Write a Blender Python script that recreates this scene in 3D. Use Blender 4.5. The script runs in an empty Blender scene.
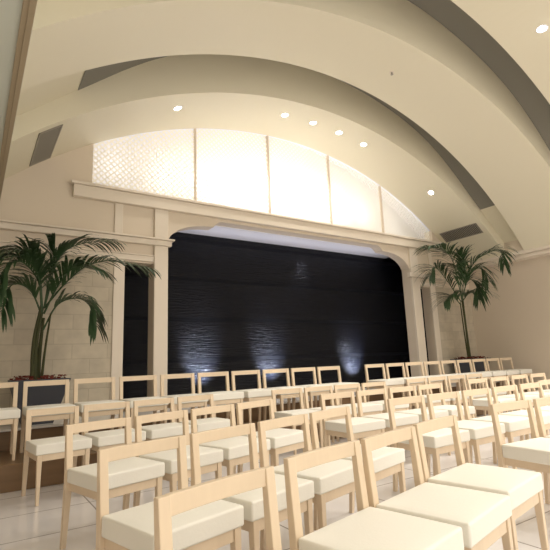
import bpy, bmesh, math, random
from mathutils import Vector, Matrix
random.seed(7)
C = bpy.context.scene.collection
PI = math.pi
R = math.radians

# ------------------------------------------------------------------ materials
def mat(name, col, rough=.6, spec=.5, metal=0., coat=0., bump=None, var=None):
    m = bpy.data.materials.new(name); m.use_nodes = True
    nt = m.node_tree; b = nt.nodes['Principled BSDF']
    b.inputs['Base Color'].default_value = (*col, 1)
    b.inputs['Roughness'].default_value = rough
    b.inputs['Specular IOR Level'].default_value = spec
    b.inputs['Metallic'].default_value = metal
    b.inputs['Coat Weight'].default_value = coat
    tc = nt.nodes.new('ShaderNodeTexCoord')
    if var:                      # (scale, amount, stretch)
        mp = nt.nodes.new('ShaderNodeMapping'); mp.inputs['Scale'].default_value = var[2]
        n = nt.nodes.new('ShaderNodeTexNoise'); n.inputs['Scale'].default_value = var[0]; n.inputs['Detail'].default_value = 4
        r = nt.nodes.new('ShaderNodeMix'); r.data_type = 'RGBA'
        r.inputs[6].default_value = (*[max(0, c*(1-var[1])) for c in col], 1)
        r.inputs[7].default_value = (*[min(1, c*(1+var[1])) for c in col], 1)
        nt.links.new(tc.outputs['Object'], mp.inputs[0]); nt.links.new(mp.outputs[0], n.inputs['Vector'])
        nt.links.new(n.outputs['Fac'], r.inputs[0]); nt.links.new(r.outputs[2], b.inputs['Base Color'])
    if bump:                     # (scale, strength, stretch)
        mp = nt.nodes.new('ShaderNodeMapping'); mp.inputs['Scale'].default_value = bump[2]
        n = nt.nodes.new('ShaderNodeTexNoise'); n.inputs['Scale'].default_value = bump[0]; n.inputs['Detail'].default_value = 5
        bp = nt.nodes.new('ShaderNodeBump'); bp.inputs['Strength'].default_value = bump[1]; bp.inputs['Distance'].default_value = .02
        nt.links.new(tc.outputs['Object'], mp.inputs[0]); nt.links.new(mp.outputs[0], n.inputs['Vector'])
        nt.links.new(n.outputs['Fac'], bp.inputs['Height']); nt.links.new(bp.outputs[0], b.inputs['Normal'])
    return m

M = {}
M['plaster'] = mat('warm_plaster', (.70, .61, .50), .55, .3, bump=(30, .04, (1, 1, 1)))
M['ceil'] = mat('ceiling_paint', (.76, .71, .565), .5, .3, bump=(12, .03, (1, 1, 1)))
M['trim'] = mat('trim_paint', (.76, .68, .58), .4, .4)
M['white'] = mat('white_paint', (.82, .83, .9), .5, .3)
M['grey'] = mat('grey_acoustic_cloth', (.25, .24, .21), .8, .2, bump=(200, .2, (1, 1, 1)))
M['aisle'] = mat('aisle_ceiling_paint', (.62, .66, .60), .5, .3)
M['moulding'] = mat('beam_moulding_paint', (.40, .33, .23), .45, .3)
M['wood'] = mat('pale_beech', (.75, .61, .45), .45, .4, bump=(14, .05, (1, 1, .12)), var=(9, .12, (1, 1, .15)))
M['cushion'] = mat('cream_cushion', (.87, .85, .78), .6, .3, bump=(80, .05, (1, 1, 1)))
M['step'] = mat('brown_wood_step', (.22, .135, .07), .35, .4, var=(5, .25, (.3, 1, 3)))
M['marble'] = mat('pale_marble', (.72, .68, .66), .16, .5, var=(1.2, .10, (1, 1, 1)))
M['stagefloor'] = mat('white_stage_stone', (.8, .76, .72), .25, .5)
M['pot'] = mat('slate_blue_planter', (.075, .08, .10), .5, .4)
M['mulch'] = mat('red_brown_mulch', (.16, .03, .02), .8, .3)
M['stem'] = mat('palm_stem', (.05, .055, .02), .6, .3, bump=(20, .3, (1, 1, 3)))
M['leaf'] = mat('palm_leaf', (.035, .075, .028), .4, .5, var=(3, .4, (1, 1, 1)))
M['dark'] = mat('dark_interior', (.02, .018, .02), .8, .2)
M['mullion'] = mat('mullion_paint', (.70, .60, .50), .5, .3)
M['metal'] = mat('brushed_vent_metal', (.33, .30, .25), .5, .5)
M['ventdark'] = mat('vent_void', (.07, .065, .055), .8, .2)

def marble_tiles():
    m = M['marble']; nt = m.node_tree; b = nt.nodes['Principled BSDF']
    tc = nt.nodes.new('ShaderNodeTexCoord'); br = nt.nodes.new('ShaderNodeTexBrick')
    br.inputs['Scale'].default_value = 1.; br.inputs['Brick Width'].default_value = .9; br.inputs['Row Height'].default_value = .6
    br.inputs['Mortar Size'].default_value = .006; br.offset = 0
    br.inputs['Color1'].default_value = (.82, .79, .79, 1); br.inputs['Color2'].default_value = (.77, .74, .74, 1); br.inputs['Mortar'].default_value = (.35, .32, .3, 1)
    nt.links.new(tc.outputs['Object'], br.inputs['Vector']); nt.links.new(br.outputs['Color'], b.inputs['Base Color'])
marble_tiles()

def stone_blocks():
    m = mat('stone_block_wall', (.68, .6, .46), .6, .3); nt = m.node_tree; b = nt.nodes['Principled BSDF']
    tc = nt.nodes.new('ShaderNodeTexCoord'); mp = nt.nodes.new('ShaderNodeMapping'); mp.inputs['Rotation'].default_value = (-PI/2, 0, 0)
    br = nt.nodes.new('ShaderNodeTexBrick')
    br.inputs['Scale'].default_value = 1.; br.inputs['Brick Width'].default_value = .46; br.inputs['Row Height'].default_value = .2
    br.inputs['Mortar Size'].default_value = .007; br.inputs['Mortar Smooth'].default_value = .4
    br.inputs['Color1'].default_value = (.70, .62, .49, 1); br.inputs['Color2'].default_value = (.62, .545, .43, 1); br.inputs['Mortar'].default_value = (.57, .50, .39, 1)
    n = nt.nodes.new('ShaderNodeTexNoise'); n.inputs['Scale'].default_value = 6
    mx = nt.nodes.new('ShaderNodeMix'); mx.data_type = 'RGBA'; mx.blend_type = 'MULTIPLY'; mx.inputs[0].default_value = .35
    bp = nt.nodes.new('ShaderNodeBump'); bp.inputs['Strength'].default_value = .25; bp.inputs['Distance'].default_value = .006; bp.invert = True
    nt.links.new(tc.outputs['Object'], mp.inputs[0]); nt.links.new(mp.outputs[0], br.inputs['Vector']); nt.links.new(tc.outputs['Object'], n.inputs['Vector'])
    nt.links.new(br.outputs['Color'], mx.inputs[6]); nt.links.new(n.outputs['Fac'], mx.inputs[7])
    nt.links.new(mx.outputs[2], b.inputs['Base Color']); nt.links.new(br.outputs['Fac'], bp.inputs['Height']); nt.links.new(bp.outputs[0], b.inputs['Normal'])
    return m
M['blocks'] = stone_blocks()

def black_wall():
    m = bpy.data.materials.new('black_rippled_stone'); m.use_nodes = True; nt = m.node_tree; b = nt.nodes['Principled BSDF']
    b.inputs['Base Color'].default_value = (.003, .0035, .007, 1); b.inputs['Roughness'].default_value = .22; b.inputs['Specular IOR Level'].default_value = .22
    tc = nt.nodes.new('ShaderNodeTexCoord')
    mp = nt.nodes.new('ShaderNodeMapping'); mp.inputs['Scale'].default_value = (1.8, 1, 30)
    n = nt.nodes.new('ShaderNodeTexNoise'); n.inputs['Scale'].default_value = 1.6; n.inputs['Detail'].default_value = 6; n.inputs['Roughness'].default_value = .65
    bp = nt.nodes.new('ShaderNodeBump'); bp.inputs['Strength'].default_value = .9; bp.inputs['Distance'].default_value = .035
    w = nt.nodes.new('ShaderNodeTexBrick'); w.offset = 0; w.inputs['Scale'].default_value = 1; w.inputs['Brick Width'].default_value = 50; w.inputs['Row Height'].default_value = .72
    w.inputs['Mortar Size'].default_value = .035; mr = nt.nodes.new('ShaderNodeMapping'); mr.inputs['Rotation'].default_value = (-PI/2, 0, 0); mr.inputs['Location'].default_value = (0, .3, 0)
    bp2 = nt.nodes.new('ShaderNodeBump'); bp2.inputs['Strength'].default_value = .6; bp2.inputs['Distance'].default_value = .05; bp2.invert = True
    rr = nt.nodes.new('ShaderNodeMapRange'); rr.inputs['To Min'].default_value = .2; rr.inputs['To Max'].default_value = .7
    nt.links.new(tc.outputs['Object'], mp.inputs[0]); nt.links.new(mp.outputs[0], n.inputs['Vector']); nt.links.new(n.outputs['Fac'], bp.inputs['Height'])
    nt.links.new(tc.outputs['Object'], mr.inputs[0]); nt.links.new(mr.outputs[0], w.inputs['Vector']); nt.links.new(w.outputs['Fac'], bp2.inputs['Height'])
    nt.links.new(w.outputs['Fac'], rr.inputs[0]); nt.links.new(rr.outputs[0], b.inputs['Roughness'])
    nt.links.new(bp.outputs[0], bp2.inputs['Normal']); nt.links.new(bp2.outputs[0], b.inputs['Normal'])
    return m
M['black'] = black_wall()

def lattice_mat():
    m = bpy.data.materials.new('pierced_ring_lattice'); m.use_nodes = True; nt = m.node_tree; b = nt.nodes['Principled BSDF']
    b.inputs['Base Color'].default_value = (.80, .76, .62, 1); b.inputs['Roughness'].default_value = .6
    out = nt.nodes['Material Output']; L = nt.links.new
    tc = nt.nodes.new('ShaderNodeTexCoord')
    def rings(off):
        sc = nt.nodes.new('ShaderNodeVectorMath'); sc.operation = 'MULTIPLY'; sc.inputs[1].default_value = (1/.092, 0, 1/.092); L(tc.outputs['Object'], sc.inputs[0])
        ad = nt.nodes.new('ShaderNodeVectorMath'); ad.operation = 'ADD'; ad.inputs[1].default_value = (off, 0, off); L(sc.outputs[0], ad.inputs[0])
        fr = nt.nodes.new('ShaderNodeVectorMath'); fr.operation = 'FRACTION'; L(ad.outputs[0], fr.inputs[0])
        sb = nt.nodes.new('ShaderNodeVectorMath'); sb.operation = 'SUBTRACT'; sb.inputs[1].default_value = (.5, 0, .5); L(fr.outputs[0], sb.inputs[0])
        ln = nt.nodes.new('ShaderNodeVectorMath'); ln.operation = 'LENGTH'; L(sb.outputs[0], ln.inputs[0])
        s = nt.nodes.new('ShaderNodeMath'); s.operation = 'SUBTRACT'; s.inputs[1].default_value = .42; L(ln.outputs['Value'], s.inputs[0])
        a = nt.nodes.new('ShaderNodeMath'); a.operation = 'ABSOLUTE'; L(s.outputs[0], a.inputs[0])
        c = nt.nodes.new('ShaderNodeMath'); c.operation = 'LESS_THAN'; c.inputs[1].default_value = .06; L(a.outputs[0], c.inputs[0])
        return c
    r1, r2 = rings(0), rings(.5)
    mx = nt.nodes.new('ShaderNodeMath'); mx.operation = 'MAXIMUM'; L(r1.outputs[0], mx.inputs[0]); L(r2.outputs[0], mx.inputs[1])
    tl = nt.nodes.new('ShaderNodeBsdfTranslucent'); tl.inputs[0].default_value = (.95, .92, .84, 1)
    m2 = nt.nodes.new('ShaderNodeMixShader'); m2.inputs[0].default_value = .5; L(b.outputs[0], m2.inputs[1]); L(tl.outputs[0], m2.inputs[2])
    tr = nt.nodes.new('ShaderNodeBsdfTransparent'); ms = nt.nodes.new('ShaderNodeMixShader')
    L(mx.outputs[0], ms.inputs[0]); L(tr.outputs[0], ms.inputs[1]); L(m2.outputs[0], ms.inputs[2]); L(ms.outputs[0], out.inputs[0])
    return m
M['lattice'] = lattice_mat()

def emit(name, col, s):
    m = bpy.data.materials.new(name); m.use_nodes = True; nt = m.node_tree; nt.nodes.clear()
    e = nt.nodes.new('ShaderNodeEmission'); e.inputs[0].default_value = (*col, 1); e.inputs[1].default_value = s
    o = nt.nodes.new('ShaderNodeOutputMaterial'); nt.links.new(e.outputs[0], o.inputs[0]); return m
M['bulb'] = emit('lamp_glow', (1, .95, .85), 25)
M['glow'] = emit('backlit_screen', (1, .93, .76), 1.0)

# ------------------------------------------------------------------ mesh helpers
def obj(name, bm, m, parent=None, smooth=False, bevel=0, loc=None):
    me = bpy.data.meshes.new(name)
    bmesh.ops.recalc_face_normals(bm, faces=bm.faces)
    bm.to_mesh(me); bm.free(); o = bpy.data.objects.new(name, me); C.objects.link(o)
    me.materials.append(M[m])
    if smooth:
        for p in me.polygons: p.use_smooth = True
    if bevel:
        b = o.modifiers.new('bevel', 'BEVEL'); b.width = bevel; b.segments = 2; b.limit_method = 'ANGLE'
    if parent: o.parent = parent
    if loc: o.location = loc
    return o
def box(bm, x0, x1, y0, y1, z0, z1):
    v = [bm.verts.new(p) for p in ((x0,y0,z0),(x1,y0,z0),(x1,y1,z0),(x0,y1,z0),(x0,y0,z1),(x1,y0,z1),(x1,y1,z1),(x0,y1,z1))]
    for f in ((0,1,2,3),(4,5,6,7),(0,1,5,4),(1,2,6,5),(2,3,7,6),(3,0,4,7)): bm.faces.new([v[i] for i in f])
def prism(bm, pts, y0, y1):     # polygon in XZ extruded along Y; y0, y1 may depend on x
    f0 = y0 if callable(y0) else (lambda x: y0); f1 = y1 if callable(y1) else (lambda x: y1)
    a = [bm.verts.new((x, f0(x), z)) for x, z in pts]; b = [bm.verts.new((x, f1(x), z)) for x, z in pts]
    n = len(pts)
    bm.faces.new(a); bm.faces.new(b[::-1])
    for i in range(n): bm.faces.new((a[i], a[(i+1) % n], b[(i+1) % n], b[i]))
def loft(bm, rings, close=True):
    rs = [[bm.verts.new(p) for p in r] for r in rings]; n = len(rs[0])
    for a, b in zip(rs, rs[1:]):
        for i in range(n): bm.faces.new((a[i], a[(i+1) % n], b[(i+1) % n], b[i]))
    if close: bm.faces.new(rs[0][::-1]); bm.faces.new(rs[-1])
def tube(bm, pts, rad, seg=8):
    pts = [Vector(p) for p in pts]; rings = []
    for i, p in enumerate(pts):
        t = (pts[min(i+1, len(pts)-1)] - pts[max(i-1, 0)]).normalized()
        u = t.cross(Vector((0, 1, .01))).normalized() if abs(t.y) < .95 else t.cross(Vector((1, 0, 0))).normalized()
        w = t.cross(u); r = rad[i] if isinstance(rad, (list, tuple)) else rad
        rings.append([p + r*(math.cos(2*PI*k/seg)*u + math.sin(2*PI*k/seg)*w) for k in range(seg)])
    loft(bm, rings)
def structure(name, bm, m, **k):
    o = obj(name, bm, m, **k); o['kind'] = 'structure'; return o
def tag(o, label, cat, group=None):
    o['label'] = label; o['category'] = cat
    if group: o['group'] = group
    return o
def empty(name, loc, rz=0):
    o = bpy.data.objects.new(name, None); C.objects.link(o); o.location = loc; o.rotation_euler = (0, 0, rz); o.empty_display_size = .1
    return o

# ------------------------------------------------------------------ the room
D = 6.75; TH = .22                       # front wall plane and its thickness
XC, ZC, RV = 4.896, -1.838, 7.161        # the vault's circle
def arc_z(x, r=RV): return ZC + math.sqrt(max(r*r - (x-XC)**2, 0))
XL, XR = .185, 9.97                      # vault springing lines
OFF = [(0, .76), (2.0, .68), (2.76, .60), (3.45, .43), (3.8, .31), (4.44, .22), (5.6, .19)]
def off(x):
    t = abs(x-XC)
    for (a, p), (b, q) in zip(OFF, OFF[1:]):
        if t <= b:
            s = (t-a)/(b-a); return p + (q-p)*s
    return OFF[-1][1]
def outer_z(x): return arc_z(x) + off(x)*RV/math.sqrt(RV*RV-(x-XC)**2)
N = 96
xs = [XL + (XR-XL)*(.5-.5*math.cos(PI*i/N)) for i in range(N+1)]
# smooth outer profile
oz = [outer_z(x) for x in xs]
for _ in range(12): oz = [oz[0]] + [(oz[i-1]+2*oz[i]+oz[i+1])/4 for i in range(1, N)] + [oz[-1]]
Y0 = -3.2
# the recessed main vault
bm = bmesh.new()
prism(bm, [(x, z) for x, z in zip(xs, oz)] + [(x, z+.12) for x, z in reversed(list(zip(xs, oz)))], Y0, D+.085)
for f in bm.faces: f.smooth = False
structure('ceiling', bm, 'ceil')
# dropped bays
far2 = lambda x: 4.41+.07*x
near2 = lambda x: 3.50+.025*x
far3 = lambda x: 2.40+.09*x
bays = [(5.543, D+.02), (near2, far2), (1.85, far3), (.0, 1.19), (-1.85, -.66)]
for i, (a, b) in enumerate(bays):
    bm = bmesh.new()
    prism(bm, [(x, arc_z(x)) for x in xs] + [(x, z+.02) for x, z in reversed(list(zip(xs, oz)))], a, b)
    structure('trim_%d' % (i+1), bm, 'ceil')
# grey panels lining the recesses
def oz_at(x):
    for i in range(N):
        if xs[i] <= x <= xs[i+1]:
            s = (x-xs[i])/(xs[i+1]-xs[i]); return oz[i]+(oz[i+1]-oz[i])*s
    return oz[-1]
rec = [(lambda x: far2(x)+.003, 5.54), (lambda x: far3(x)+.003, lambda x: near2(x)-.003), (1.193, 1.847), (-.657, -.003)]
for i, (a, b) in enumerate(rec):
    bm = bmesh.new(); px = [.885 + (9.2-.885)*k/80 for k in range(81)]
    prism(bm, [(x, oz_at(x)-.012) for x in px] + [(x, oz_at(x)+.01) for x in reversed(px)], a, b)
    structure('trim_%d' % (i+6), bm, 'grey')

# front wall
bm = bmesh.new()
zt = 3.71
def arcpts(x0, x1, n=14): return [(x0+(x1-x0)*k/n, arc_z(x0+(x1-x0)*k/n)+.02) for k in range(n+1)]
prism(bm, [(-1.8, 0), (1.33, 0)] + arcpts(1.33, XL) + [(-1.8, 3.7)], D, D+TH)
box(bm, 1.33, 1.826, D, D+TH, 0, zt)
box(bm, 1.826, 2.262, D, D+TH, 2.607, zt)
box(bm, 2.262, 2.48, D, D+TH, 0, zt)
og = [(2.48, 2.99), (2.533, 3.084), (2.60, 3.15), (2.675, 3.204), (2.795, 3.259), (2.95, 3.30), (3.131, 3.324), (3.25, 3.330), (3.297, 3.335), (3.31, 3.36), (3.36, 3.40), (3.40, 3.43), (3.45, 3.44)]
mir = [(10.61-x, z) for x, z in reversed(og)]
prism(bm, [(2.48, zt)] + og + mir + [(8.13, zt)], D, D+TH)
box(bm, 8.13, 8.384, D, D+TH, 0, zt)
box(bm, 8.384, 8.763, D, D+TH, 2.607, zt)
box(bm, 8.763, 9.06, D, D+TH, 0, zt)
prism(bm, [(9.06, 0), (10.4, 0), (10.4, 3.26), (XR, 3.26)] + arcpts(XR, 9.06), D, D+TH)
structure('wall_front', bm, 'plaster')
# stone block facing between pilasters and side walls, low relief
bm = bmesh.new(); box(bm, -1.8, 1.668, D-.012, D+.01, 0, 2.64); structure('wall_front_left_facing', bm, 'blocks')
bm = bmesh.new(); box(bm, 8.94, 10.35, D-.012, D+.01, 0, 2.64); structure('wall_front_right_facing', bm, 'blocks')
# mouldings on the front wall
def tr(n, boxes, m='trim', bev=.008):
    bm = bmesh.new()
    for b in boxes: box(bm, *b)
    structure('trim_%d' % n, bm, m, bevel=bev)
tr(11, [(1.07, 9.25, D-.09, D+.01, 3.485, 3.66), (1.03, 9.28, D-.13, D+.01, 3.66, 3.70)])
tr(12, [(-1.8, 2.53, D-.08, D+.01, 2.892, 2.975), (-1.8, 2.567, D-.12, D+.01, 2.975, 3.002)])
tr(13, [(-1.8, 2.262, D-.035, D+.01, 2.632, 2.715), (-1.8, 2.262, D-.05, D+.01, 2.715, 2.735)])
tr(14, [(1.668, 1.826, D-.03, D+.01, 0, 2.632), (1.661, 1.781, D-.03, D+.01, 3.0, 3.485)])
tr(15, [(2.262, 2.48, D-.05, D+.01, 0, 2.892), (2.262, 2.48, D-.05, D+.01, 3.0, 3.485)])
tr(16, [(8.13, 8.384, D-.05, D+.01, 0, 2.80), (8.13, 8.384, D-.05, D+.01, 2.90, 3.485)])
tr(17, [(8.05, 9.2, D-.08, D+.01, 2.80, 2.90), (8.384, 9.2, D-.035, D+.01, 2.632, 2.70)])
tr(18, [(8.763, 8.94, D-.03, D+.01, 0, 2.632), (8.80, 8.93, D-.03, D+.01, 2.90, 3.485)])
# right wall and its cornice
bm = bmesh.new(); box(bm, 10.3, 10.5, Y0, D+TH, 0, 3.3); structure('wall_right', bm, 'plaster')
tr(19, [(10.02, 10.3, Y0, D, 3.09, 3.17), (9.95, 10.3, Y0, D, 3.17, 3.26)])
# left: beam over the opening to a side aisle
bm = bmesh.new(); box(bm, -.25, XL-.002, Y0, D, 3.24, 4.2); structure('trim_20', bm, 'aisle')
bm = bmesh.new(); box(bm, XR-.001, 10.5, Y0, D+TH, 3.262, 4.3); structure('wall_right_upper', bm, 'plaster')
bm = bmesh.new(); box(bm, .118, XL, Y0, D, 3.222, 3.242); box(bm, .15, XL+.004, Y0, D, 3.214, 3.26); structure('trim_21', bm, 'moulding', bevel=.004)
bm = bmesh.new(); box(bm, -1.8, -.25, Y0, D, 3.3, 3.42); structure('ceiling_aisle', bm, 'aisle')
bm = bmesh.new(); box(bm, -1.95, -1.8, Y0, D+TH, 0, 3.42); structure('wall_left', bm, 'plaster')

# floors: marble hall floor, wooden platform of the back row, stone-topped stage
bm = bmesh.new(); box(bm, -1.95, 10.5, Y0, 8.0, -.12, 0); structure('floor', bm, 'marble')
bm = bmesh.new(); box(bm, -1.8, 10.3, 5.03, 5.93, 0, .236); structure('floor_platform', bm, 'step', bevel=.006)
bm = bmesh.new(); box(bm, -1.8, 10.3, 5.92, D+TH+.9, 0, .436); structure('floor_stage_base', bm, 'step')
bm = bmesh.new(); box(bm, -1.8, 10.3, 5.90, D-.052, .436, .456); box(bm, 2.485, 8.125, D-.052, D+TH+.9, .436, .456)
structure('floor_stage', bm, 'stagefloor')
# behind the opening
bm = bmesh.new(); box(bm, 1.3, 9.3, 7.6, 7.75, .456, 3.6); w = structure('wall_back', bm, 'black')
bm = bmesh.new(); box(bm, 2.3, 8.3, D+TH, 7.6, 3.43, 3.5); structure('ceiling_stage', bm, 'white')
bm = bmesh.new(); box(bm, 1.2, 1.3, D+TH, 7.75, 0, 3.5); box(bm, 9.3, 9.4, D+TH, 7.75, 0, 3.5); box(bm, 1.2, 2.3, D+TH, 7.75, 3.43, 3.5); box(bm, 8.3, 9.4, D+TH, 7.75, 3.43, 3.5)
structure('wall_stage_sides', bm, 'dark')

# lunette: pierced screen panels in front of a lit white box
LX0, LX1 = 1.33, 9.06
mul = [LX0, 2.99, 4.479, 5.968, 7.457, LX1]
for i in range(5):
    a, b = mul[i]+.002, mul[i+1]-.002
    bm = bmesh.new(); n = 16
    prism(bm, [(a, zt-.01), (b, zt-.01)] + [(b+(a-b)*k/n, arc_z(b+(a-b)*k/n)+.01) for k in range(n+1)], D+.07, D+.078)
    o = structure('window_%d' % (i+1), bm, 'lattice')
for i, x in enumerate(mul[1:-1]):
    bm = bmesh.new(); box(bm, x-.014, x+.014, D+.03, D+.10, zt-.02, arc_z(x)+.015); structure('trim_%d' % (i+22), bm, 'mullion', bevel=.004)
bm = bmesh.new()
n = 40
prism(bm, [(LX0-.3, zt-.1), (LX1+1.3, zt-.1), (LX1+1.3, zt+.5)] + [(LX1+(LX0-LX1-.3)*k/n, arc_z(LX1+(LX0-LX1-.3)*k/n)+.6) for k in range(n+1)], D+.75, D+.8)
box(bm, LX1+1.25, LX1+1.3, D+TH, D+.8, zt-.1, zt+.6)
structure('wall_lightbox', bm, 'white')
bm = bmesh.new(); box(bm, LX0-.3, LX1+1.3, D+TH, D+.8, zt-.14, zt-.1+.03); structure('floor_lightbox', bm, 'white')
bm = bmesh.new(); q = [LX0-.3 + (XR-LX0+.3)*k/n for k in range(n+1)]
prism(bm, [(x, arc_z(x)+.45) for x in q] + [(x, arc_z(x)+.5) for x in reversed(q)], D+.085, D+.8)
structure('ceiling_lightbox', bm, 'white')

# ------------------------------------------------------------------ ceiling fittings
def vault_frame(x, y, r=RV):
    n = Vector((x-XC, 0, arc_z(x)-ZC)).normalized()       # outward normal
    return Vector((x, y, arc_z(x))), n
def disc(bm, r, z0, z1, seg=24, r2=None):
    r2 = r if r2 is None else r2
    loft(bm, [[(r*math.cos(2*PI*k/seg), r*math.sin(2*PI*k/seg), z0) for k in range(seg)], [(r2*math.cos(2*PI*k/seg), r2*math.sin(2*PI*k/seg), z1) for k in range(seg)]])
def ring(bm, r0, r1, z0, z1, seg=24):
    rs = []
    for r, z in ((r0, z0), (r1, z0), (r1, z1), (r0, z1)): rs.append([bm.verts.new((r*math.cos(2*PI*k/seg), r*math.sin(2*PI*k/seg), z)) for k in range(seg)])
    for a in range(4):
        A, B = rs[a], rs[(a+1) % 4]
        for i in range(seg): bm.faces.new((A[i], A[(i+1) % seg], B[(i+1) % seg], B[i]))
def lamp(kind, loc, energy, col, rot=(0, 0, 0), **kw):
    l = bpy.data.lights.new(kind.lower()+'_lamp', kind); l.energy = energy; l.color = col
    for k, v in kw.items(): setattr(l, k, v)
    o = bpy.data.objects.new(kind.lower()+'_lamp', l); C.objects.link(o); o.location = loc; o.rotation_euler = rot
    return o
def downlight(x, y, label, energy, ang=100):
    p, n = vault_frame(x, y)
    rot = Vector((0, 0, 1)).rotation_difference(n).to_euler()
    t = empty('downlight', p); t.rotation_euler = rot
    bm = bmesh.new(); ring(bm, .055, .07, -.008, .01); obj('trim_ring', bm, 'white', t)
    bm = bmesh.new(); disc(bm, .055, .0, .008); disc(bm, .035, -.018, .0, 24, .055); obj('lens', bm, 'bulb', t)
    tag(t, label, 'ceiling light', 'recessed downlights')
    lamp('SPOT', p - n*.03, energy, (1, .94, .86), rot, spot_size=R(ang), spot_blend=.6, shadow_soft_size=.05)
WARM = (1, .80, .55)
for x, lab in zip((2.35, 4.32, 4.95, 5.57, 6.20, 8.14),
    ('round recessed downlight above the left end of the lattice, set apart from the others', 'recessed downlight near the crown of the vault, first of the close-set four from the left',
     'recessed downlight over the lattice, second of the close-set four from the left', 'recessed downlight over the lattice, third of the close-set four from the left',
     'recessed downlight over the lattice, last of the close-set four before the slope steepens', 'lone recessed downlight low on the right slope above the vent and palm')):
    downlight(x, 5.98, lab, 22, 120)

def vent(x0, x1, y0, y1, label):
    xm, ym = (x0+x1)/2, (y0+y1)/2; p, n = vault_frame(xm, ym)
    q0, q1 = Vector((x0, 0, arc_z(x0))), Vector((x1, 0, arc_z(x1))); hw = (q1-q0).length/2; hl = (y1-y0)/2
    ux = (q1-q0).normalized(); uz = Vector((ux.z, 0, -ux.x)); uz = uz if uz.dot(n) > 0 else -uz
    uy = uz.cross(ux)
    t = empty('air_vent', p); t.rotation_euler = Matrix((ux, uy, uz)).transposed().to_euler()
    bm = bmesh.new(); box(bm, -hw, hw, -hl, hl, -.004, .012); obj('backing', bm, 'ventdark', t)
    bm = bmesh.new(); w = .014
    for b in ((-hw, hw, -hl, -hl+w), (-hw, hw, hl-w, hl), (-hw, -hw+w, -hl, hl), (hw-w, hw, -hl, hl)): box(bm, *b, -.012, .0)
    obj('frame', bm, 'metal', t)
    bm = bmesh.new(); k = 26
    for i in range(1, k):
        y = -hl + 2*hl*i/k; box(bm, -hw+w, hw-w, y-.007, y+.005, -.010, -.002)
    obj('grille', bm, 'metal', t)
    tag(t, label, 'air vent', 'ceiling air vents')
vent(.50, .75, 5.66, 6.70, 'dark slatted air vent on the lower left slope of the vault')
vent(9.165, 9.41, 5.66, 6.62, 'dark slatted air vent on the lower right slope above the palm')

# sprinkler
p, n = vault_frame(5.07, 4.19)
t = empty('sprinkler_head', p); t.rotation_euler = Vector((0, 0, 1)).rotation_difference(n).to_euler()
bm = bmesh.new(); disc(bm, .04, -.006, .004); obj('escutcheon', bm, 'trim', t)
bm = bmesh.new(); disc(bm, .012, -.035, -.006, 12); disc(bm, .022, -.04, -.036, 12); obj('nozzle', bm, 'metal', t)
tag(t, 'small round sprinkler head on the bare second band of the vault', 'sprinkler')

# ------------------------------------------------------------------ chairs
def bar(bm, a, b, wa, da, wb, db):       # tapered square bar from a to b (mostly vertical)
    rs = []
    for p, w, d in ((a, wa, da), (b, wb, db)):
        x, y, z = p; rs.append([(x-w/2, y-d/2, z), (x+w/2, y-d/2, z), (x+w/2, y+d/2, z), (x-w/2, y+d/2, z)])
    loft(bm, rs)
def make_chair():
    # origin: floor, under the middle of the backrest; the chair faces -Y
    t = empty('dining_chair', (0, 0, 0)); t.name = 'slim_wooden_chair'
    H = .722; hw = .225
    for s in (-1, 1):
        bm = bmesh.new(); x = s*(hw-.020)
        rs = [[(x-.015, .004, 0), (x+.015, .004, 0), (x+.015, .030, 0), (x-.015, .030, 0)],
              [(x-.020, -.035, .36), (x+.020, -.035, .36), (x+.020, .0, .36), (x-.020, .0, .36)],
              [(x-.020, -.035, .45), (x+.020, -.035, .45), (x+.020, .0, .45), (x-.020, .0, .45)],
              [(x-.020, -.010, H), (x+.020, -.010, H), (x+.020, .014, H), (x-.020, .014, H)]]
        loft(bm, rs); obj('leg', bm, 'wood', t, bevel=.003)
    for s in (-1, 1):
        bm = bmesh.new(); x = s*(hw-.035)
        bar(bm, (x, -.405, 0), (x, -.40, .385), .024, .024, .038, .036); obj('leg', bm, 'wood', t, bevel=.003)
    # top rail: gently bowed backwards between the posts
    bm = bmesh.new(); n = 10; rs = []
    for i in range(n+1):
        x = -(hw-.036) + 2*(hw-.036)*i/n; b = .014*(1-(x/hw)**2)
        rs.append([(x, -.012+b, H-.056), (x, .012+b, H-.056), (x, .013+b, H), (x, -.011+b, H)])
    loft(bm, rs); obj('top_rail', bm, 'wood', t, bevel=.003)
    bm = bmesh.new()
    box(bm, -hw+.036, hw-.036, -.032, -.012, .335, .385); box(bm, -hw+.055, hw-.055, -.412, -.392, .335, .385)
    box(bm, -hw+.022, -hw+.042, -.39, -.03, .335, .385); box(bm, hw-.042, hw-.022, -.39, -.03, .335, .385)
    obj('seat_frame', bm, 'wood', t, bevel=.002)
    # cushion: rounded slab
    bm = bmesh.new(); box(bm, -hw+.002, hw-.002, -.425, -.036, .385, .470)
    bmesh.ops.subdivide_edges(bm, edges=bm.edges, cuts=7, use_grid_fill=True)
    for v in bm.verts:
        x = v.co.x/(hw-.002); y = (v.co.y+.2365)/.1985
        if v.co.z > .45: v.co.z += .010*(1-x*x)*(1-y*y)-.002
    o = obj('seat', bm, 'cushion', t, smooth=True)
    b = o.modifiers.new('bevel', 'BEVEL'); b.width = .036; b.segments = 5; b.limit_method = 'ANGLE'; b.angle_limit = R(50)
    return t
proto = make_chair(); first = [True]
def chair(x, y, deg, z, label, group):
    # x, y: left end of the top rail
    a = R(deg)
    if first[0]: r = proto; first[0] = False
    else:
        r = proto.copy(); C.objects.link(r)
        for ch in proto.children:
            c = ch.copy(); C.objects.link(c); c.parent = r
    r.location = (x+.225*math.cos(a), y+.225*math.sin(a), z); r.rotation_euler = (0, 0, a)
    tag(r, label, 'chair', group)
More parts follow.
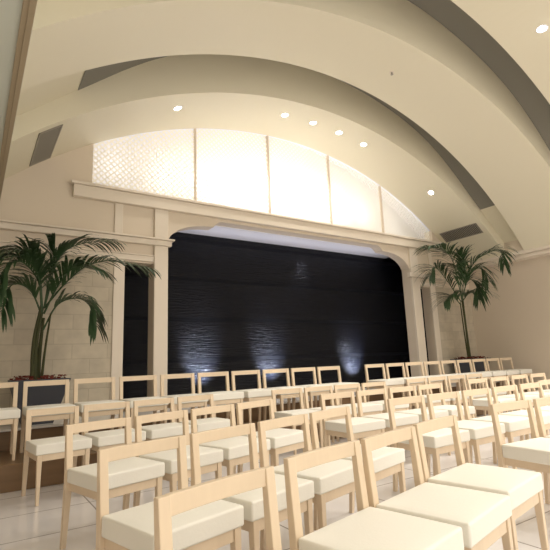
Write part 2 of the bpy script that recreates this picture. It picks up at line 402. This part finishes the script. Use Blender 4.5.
ORD = ['first', 'second', 'third', 'fourth', 'fifth', 'sixth', 'seventh', 'eighth', 'ninth', 'tenth']
# back row on the platform, backs against the stage
X1, Y1, PS = .547, 5.641, .46
r1 = {-1: 'beech chair at the far left end of the back row, cut by the photo edge',
      0: 'beech chair in the back row standing in front of the left slate planter',
      1: 'beech chair in the back row before pale stone blocks, right of the left planter',
      2: 'beech chair in the back row standing before the narrow dark doorway',
      3: 'beech chair in the back row standing directly before the left white column',
      17: 'beech chair at the far right end of the back row, nearest the right wall',
      16: 'beech chair in the back row, last but one before the right wall',
      14: 'beech chair in the back row framing the left half of the right planter',
      15: 'beech chair in the back row framing the right half of the right planter',
      13: 'beech chair in the back row next left of those before the right planter',
      12: 'beech chair in the back row before the narrow recess by the right column',
      11: 'beech chair in the back row in front of the right white column',
      8: 'beech chair in the back row on the left edge of the aisle gap',
      9: 'beech chair in the back row on the right edge of the aisle gap',
      10: 'beech chair in the back row, second to the right of the aisle gap'}
for k in range(-1, 18):
    a = X1 + k*.5 + (.512 if k > 8 else 0); ps = R(PS)
    lab = r1.get(k) or 'beech back row chair before the black wall, %s after the one beside the left column' % ORD[k-4]
    chair(a*math.cos(ps)-Y1*math.sin(ps), a*math.sin(ps)+Y1*math.cos(ps), PS, .236, lab, 'back row of chairs on the platform')
def row(x, y, deg, n, block, rowname, pitch=.49, at=None):
    for k in range(n):
        a = R(deg)
        if at: chair(*at[k], 0, 'beech chair, %s from left in the %s row of the %s' % (ORD[k], rowname, block), block+' chairs'); continue
        pos = ORD[k] + ' from left'
        chair(x+k*pitch*math.cos(a), y+k*pitch*math.sin(a), deg, 0, 'beech chair, %s in the %s row of the %s' % (pos, rowname, block), block+' chairs')
LB, CB, RB = 'left block', 'centre block', 'right block'
row(.46, 4.78, 6, 4, LB, 'farthest', .497)
row(.54, 3.25, 14.5, 4, LB, 'second farthest')
row(.49, 2.15, 14.3, 4, LB, 'second nearest')
row(0, 0, 0, 4, LB, 'nearest', at=[(.44, 1.27, 14), (.975, 1.44, 12), (1.44, 1.53, 12.5), (1.93, 1.66, 10.5)])
row(3.13, 4.87, -1.5, 4, CB, 'farthest')
row(2.98, 3.73, 1, 4, CB, 'second farthest', .5)
row(2.93, 2.78, .8, 5, CB, 'second nearest', .513)
row(2.99, 1.9, -3.5, 3, CB, 'nearest', .5)
row(5.62, 4.92, 0, 4, RB, 'farthest', .5)
row(5.66, 3.9, 1, 4, RB, 'middle', .55)
row(5.64, 2.95, 0, 3, RB, 'nearest', .53)

# ------------------------------------------------------------------ potted palms
def bez(pts, n):
    P = [Vector(p) for p in pts]; out = []
    ext = [P[0]*2-P[1]] + P + [P[-1]*2-P[-2]]
    seg = len(P)-1
    for i in range(n+1):
        t = seg*i/n; k = min(int(t), seg-1); s = t-k
        a, b, c, d = ext[k:k+4]
        out.append(.5*((2*b)+(c-a)*s+(2*a-5*b+4*c-d)*s*s+(-a+3*b-3*c+d)*s**3))
    return out
def frond_bm(pts, ll=.34, n=30, side=None):
    bm = bmesh.new(); P = bez(pts, n)
    tube(bm, P, [.011*(1-.8*i/n)+.001 for i in range(n+1)], 5)
    for i in range(int(n*.22), n+1):
        s = (i-n*.22)/(n*.78); t = (P[min(i+1, n)]-P[max(i-1, 0)]).normalized()
        L = ll*(.75+1.0*s-1.15*s*s)*random.uniform(.85, 1.1)
        sd = t.cross(Vector((0, 0, 1)))
        if sd.length < .2: sd = t.cross(Vector((0, 1, 0)))
        sd.normalize()
        for sg in (-1, 1):
            d = (sd*sg*.8 + t*(.6+.5*s) + Vector((0, 0, .28)) + Vector([random.uniform(-.12, .12) for _ in range(3)])).normalized()
            w = .017*random.uniform(.8, 1.15); m = 5; L1 = []; L2 = []
            q = P[i].copy(); dd = d.copy(); st = L/m
            for j in range(m+1):
                ww = w*math.sin(PI*(.12+.88*(j/m)))**.7 if j < m else .0008
                nrm = dd.cross(Vector((0, 0, 1))); nrm = nrm.normalized() if nrm.length > .05 else sd
                L1.append(bm.verts.new(q+nrm*ww)); L2.append(bm.verts.new(q-nrm*ww+Vector((0, 0, .002))))
                q = q + dd*st; dd = (dd + Vector((0, 0, -.20-.12*s))).normalized()
            for j in range(m): bm.faces.new((L1[j], L1[j+1], L2[j+1], L2[j]))
    return bm
def palm(cx, cy, label, fronds, stems, tw, bw, ll, potdeg=0):
    zb = .456; t = empty('potted_palm', (cx, cy, zb), 0)
    loc = Vector((cx, cy, zb))
    H = .51; a, b = bw/2, tw/2
    def sq(h, z): 
        r = R(potdeg); c, s = math.cos(r), math.sin(r)
        return [(x*c-y*s, x*s+y*c, z) for x, y in ((-h, -h), (h, -h), (h, h), (-h, h))]
    bm = bmesh.new(); loft(bm, [sq(a, 0), sq(b, H), sq(b-.025, H), sq(b-.04, H-.05)]); obj('planter', bm, 'pot', t, bevel=.004)
    bm = bmesh.new(); loft(bm, [sq(b-.045, H-.08), sq(b-.04, H-.02)])
    for _ in range(240):
        x, y = random.uniform(-b+.03, b-.03), random.uniform(-b+.03, b-.03); r = random.uniform(.01, .026); q = Matrix.Rotation(random.uniform(0, 6), 3, 'Z') @ Matrix.Rotation(random.uniform(0, 2), 3, 'X')
        hh = H-.02+random.uniform(0, .06)
        c = [Vector((x, y, hh))+q@Vector(v) for v in ((-r, -r*.6, 0), (r, -r*.5, .004), (r*.8, r*.6, 0), (-r*.7, r*.5, .004))]
        vs = [bm.verts.new(v) for v in c]; bm.faces.new(vs)
    obj('mulch', bm, 'mulch', t)
    for s in stems:
        bm = bmesh.new(); P = [p-loc for p in bez(s[0], 10)]; n = len(P)-1
        tube(bm, P, [s[1]*(1-.45*i/n) for i in range(n+1)], 7); obj('stem', bm, 'stem', t, smooth=True)
    for f in fronds:
        pts = [Vector(p)-loc for p in f]; o = obj('frond', frond_bm(pts, ll), 'leaf', t)
    tag(t, label, 'potted plant')
LF = [[[0.73, 6.25, 1.82], [0.95, 6.11, 2.14], [1.15, 5.98, 2.33], [1.4, 5.84, 2.39], [1.8, 5.7, 2.31]],
 [[0.73, 6.25, 1.82], [0.8, 6.28, 2.18], [0.82, 6.32, 2.48], [0.76, 6.3, 2.62]],
 [[0.73, 6.25, 1.82], [0.78, 6.2, 2.25], [0.91, 6.15, 2.53], [1.15, 6.1, 2.66], [1.44, 6.05, 2.70]],
 [[0.71, 6.25, 1.82], [0.63, 6.14, 2.15], [0.44, 6.02, 2.33], [0.27, 5.91, 2.22], [0.16, 5.8, 1.93]],
 [[0.73, 6.25, 1.55], [0.87, 6.19, 1.86], [1.08, 6.12, 1.94], [1.22, 6.06, 1.84], [1.29, 6.0, 1.6]],
 [[0.71, 6.25, 1.82], [0.64, 6.2, 2.28], [0.46, 6.15, 2.50], [0.2, 6.1, 2.38]],
 [[0.71, 6.25, 1.73], [0.56, 6.2, 2.03], [0.36, 6.15, 2.07], [0.28, 6.1, 1.77]],
 [[0.71, 6.25, 1.73], [0.62, 6.1, 2.2], [0.40, 5.95, 2.38], [0.10, 5.85, 2.25]],
 [[0.73, 6.25, 1.75], [0.86, 6.1, 2.1], [1.02, 5.95, 2.3], [1.25, 5.8, 2.25]]]
palm(.72, 6.3, 'tall palm in a tapered slate planter by the left stone wall', LF,
     [([[0.67, 6.27, .9], [0.66, 6.25, 1.37], [0.71, 6.25, 1.82]], .035), ([[0.71, 6.3, .9], [0.71, 6.28, 1.3], [0.73, 6.25, 1.7]], .03), ([[0.64, 6.25, .9], [0.63, 6.22, 1.4], [0.69, 6.22, 1.85]], .022), ([[0.74, 6.25, .9], [0.76, 6.22, 1.3], [0.80, 6.2, 1.75]], .018)],
     .62, .32, .50)
RF = [[[9.06, 6.15, 2.25], [8.75, 6.05, 3.07], [8.44, 6.07, 3.33], [8.09, 6.18, 3.37]],
 [[9.06, 6.15, 2.25], [9.12, 5.85, 2.97], [9.28, 5.58, 3.2], [9.44, 5.36, 3.23], [9.45, 5.31, 2.93]],
 [[9.05, 6.17, 2.21], [8.72, 6.21, 2.64], [8.42, 6.26, 2.94], [8.25, 6.3, 2.77]],
 [[9.07, 6.16, 2.21], [9.25, 6.06, 2.4], [9.52, 5.94, 2.38]],
 [[9.06, 6.14, 2.29], [9.13, 5.95, 2.76], [9.29, 5.77, 2.92], [9.4, 5.71, 2.65]],
 [[9.06, 6.15, 2.25], [9.09, 6.04, 2.86], [9.06, 6.02, 3.15], [8.96, 6.05, 3.27]],
 [[9.05, 6.18, 2.14], [8.74, 6.17, 2.33], [8.48, 6.19, 2.19]],
 [[9.06, 6.15, 2.25], [9.08, 5.96, 2.67], [9.18, 5.84, 2.55], [9.19, 5.82, 2.28]],
 [[9.06, 6.15, 2.25], [8.85, 6.0, 2.8], [8.6, 5.9, 2.95], [8.4, 5.85, 2.7]]]
palm(9.37, 6.32, 'tall slender palm in a dark planter in the right corner', RF,
     [([[9.31, 6.29, .9], [9.18, 6.21, 1.63], [9.06, 6.15, 2.25]], .027), ([[9.35, 6.3, .9], [9.25, 6.25, 1.6], [9.1, 6.15, 2.3]], .024), ([[9.28, 6.3, .9], [9.16, 6.25, 1.5], [9.03, 6.18, 2.2]], .02)],
     .62, .34, .58)

# ------------------------------------------------------------------ light
# lamps inside the lightbox behind the screen
for x, e in ((1.8, 2), (2.7, 3.8), (3.5, 7), (4.3, 10), (5.1, 11), (5.9, 9), (6.7, 5.5), (7.6, 3.6), (8.6, 1.6)):
    lamp('POINT', (x, D+.45, min(4.4, arc_z(x)-.1)), e, (1, .95, .87), shadow_soft_size=.12)
# downlights of the bays over the hall (fittings too, out of the photo)
k = 0
for y in (2.44, .6, -1.25):
    for x in (2.0, 4.0, 6.0, 8.0):
        k += 1
        downlight(x, y, 'recessed downlight overhead in the nearer bays of the vault', {2.0: 12, 4.0: 50, 6.0: 130, 8.0: 140}[x], 130)
# cool lamps added on the stage floor to put shimmer on the black wall
for x in (3.42, 4.87, 7.0):
    t = empty('added_uplight', (x, 7.22, .456)); bm = bmesh.new(); disc(bm, .05, 0, .14, 16); ring(bm, .05, .06, .10, .15, 16); obj('housing', bm, 'dark', t)
    tag(t, 'small dark lamp added on the stage floor at the foot of the black wall', 'added light', 'added lamps by the black wall')
    lamp('SPOT', (x, 7.25, .63), 150, (.78, .85, 1), Vector((0, 0, -1)).rotation_difference(Vector((0, .35, .38))).to_euler(), spot_size=R(74), spot_blend=.9, shadow_soft_size=.03)
# lamps added without fittings: spot streaks the black wall, area brightens the stage ceiling
lamp('SPOT', (5.75, 7.40, 3.40), 14, (.85, .88, 1), (R(8), 0, 0), spot_size=R(60), spot_blend=.8, shadow_soft_size=.03)
lamp('AREA', (5.3, 7.2, 3.0), 4.2, (.85, .86, 1), (PI, 0, 0), shape='RECTANGLE', size=5.2, size_y=.15)
w = bpy.data.worlds.new('hall_air'); bpy.context.scene.world = w; w.use_nodes = True
bg = w.node_tree.nodes['Background']; bg.inputs[0].default_value = (1, .92, .80, 1); bg.inputs[1].default_value = 1.12

# ------------------------------------------------------------------ camera
cam = bpy.data.cameras.new('camera'); co = bpy.data.objects.new('camera', cam); C.objects.link(co)
cam.sensor_width = 36; cam.lens = 458.304/550*36; cam.clip_start = .02
yaw, pit, rol = R(33.673), R(10.675), R(-2.221)
F = Vector((math.sin(yaw)*math.cos(pit), math.cos(yaw)*math.cos(pit), math.sin(pit)))
Rr = Vector((math.cos(yaw), -math.sin(yaw), 0)); U = Rr.cross(F)
c, s = math.cos(rol), math.sin(rol); rx = c*Rr+s*U; up = -s*Rr+c*U
mt = Matrix((rx, up, -F)).transposed().to_4x4(); mt.translation = (0, 0, 1.066)
co.matrix_world = mt
sc = bpy.context.scene; sc.camera = co
sc.view_settings.view_transform = 'Standard'; sc.view_settings.look = 'None'; sc.view_settings.gamma = 1; sc.view_settings.use_curve_mapping = False
sc.view_settings.exposure = .63
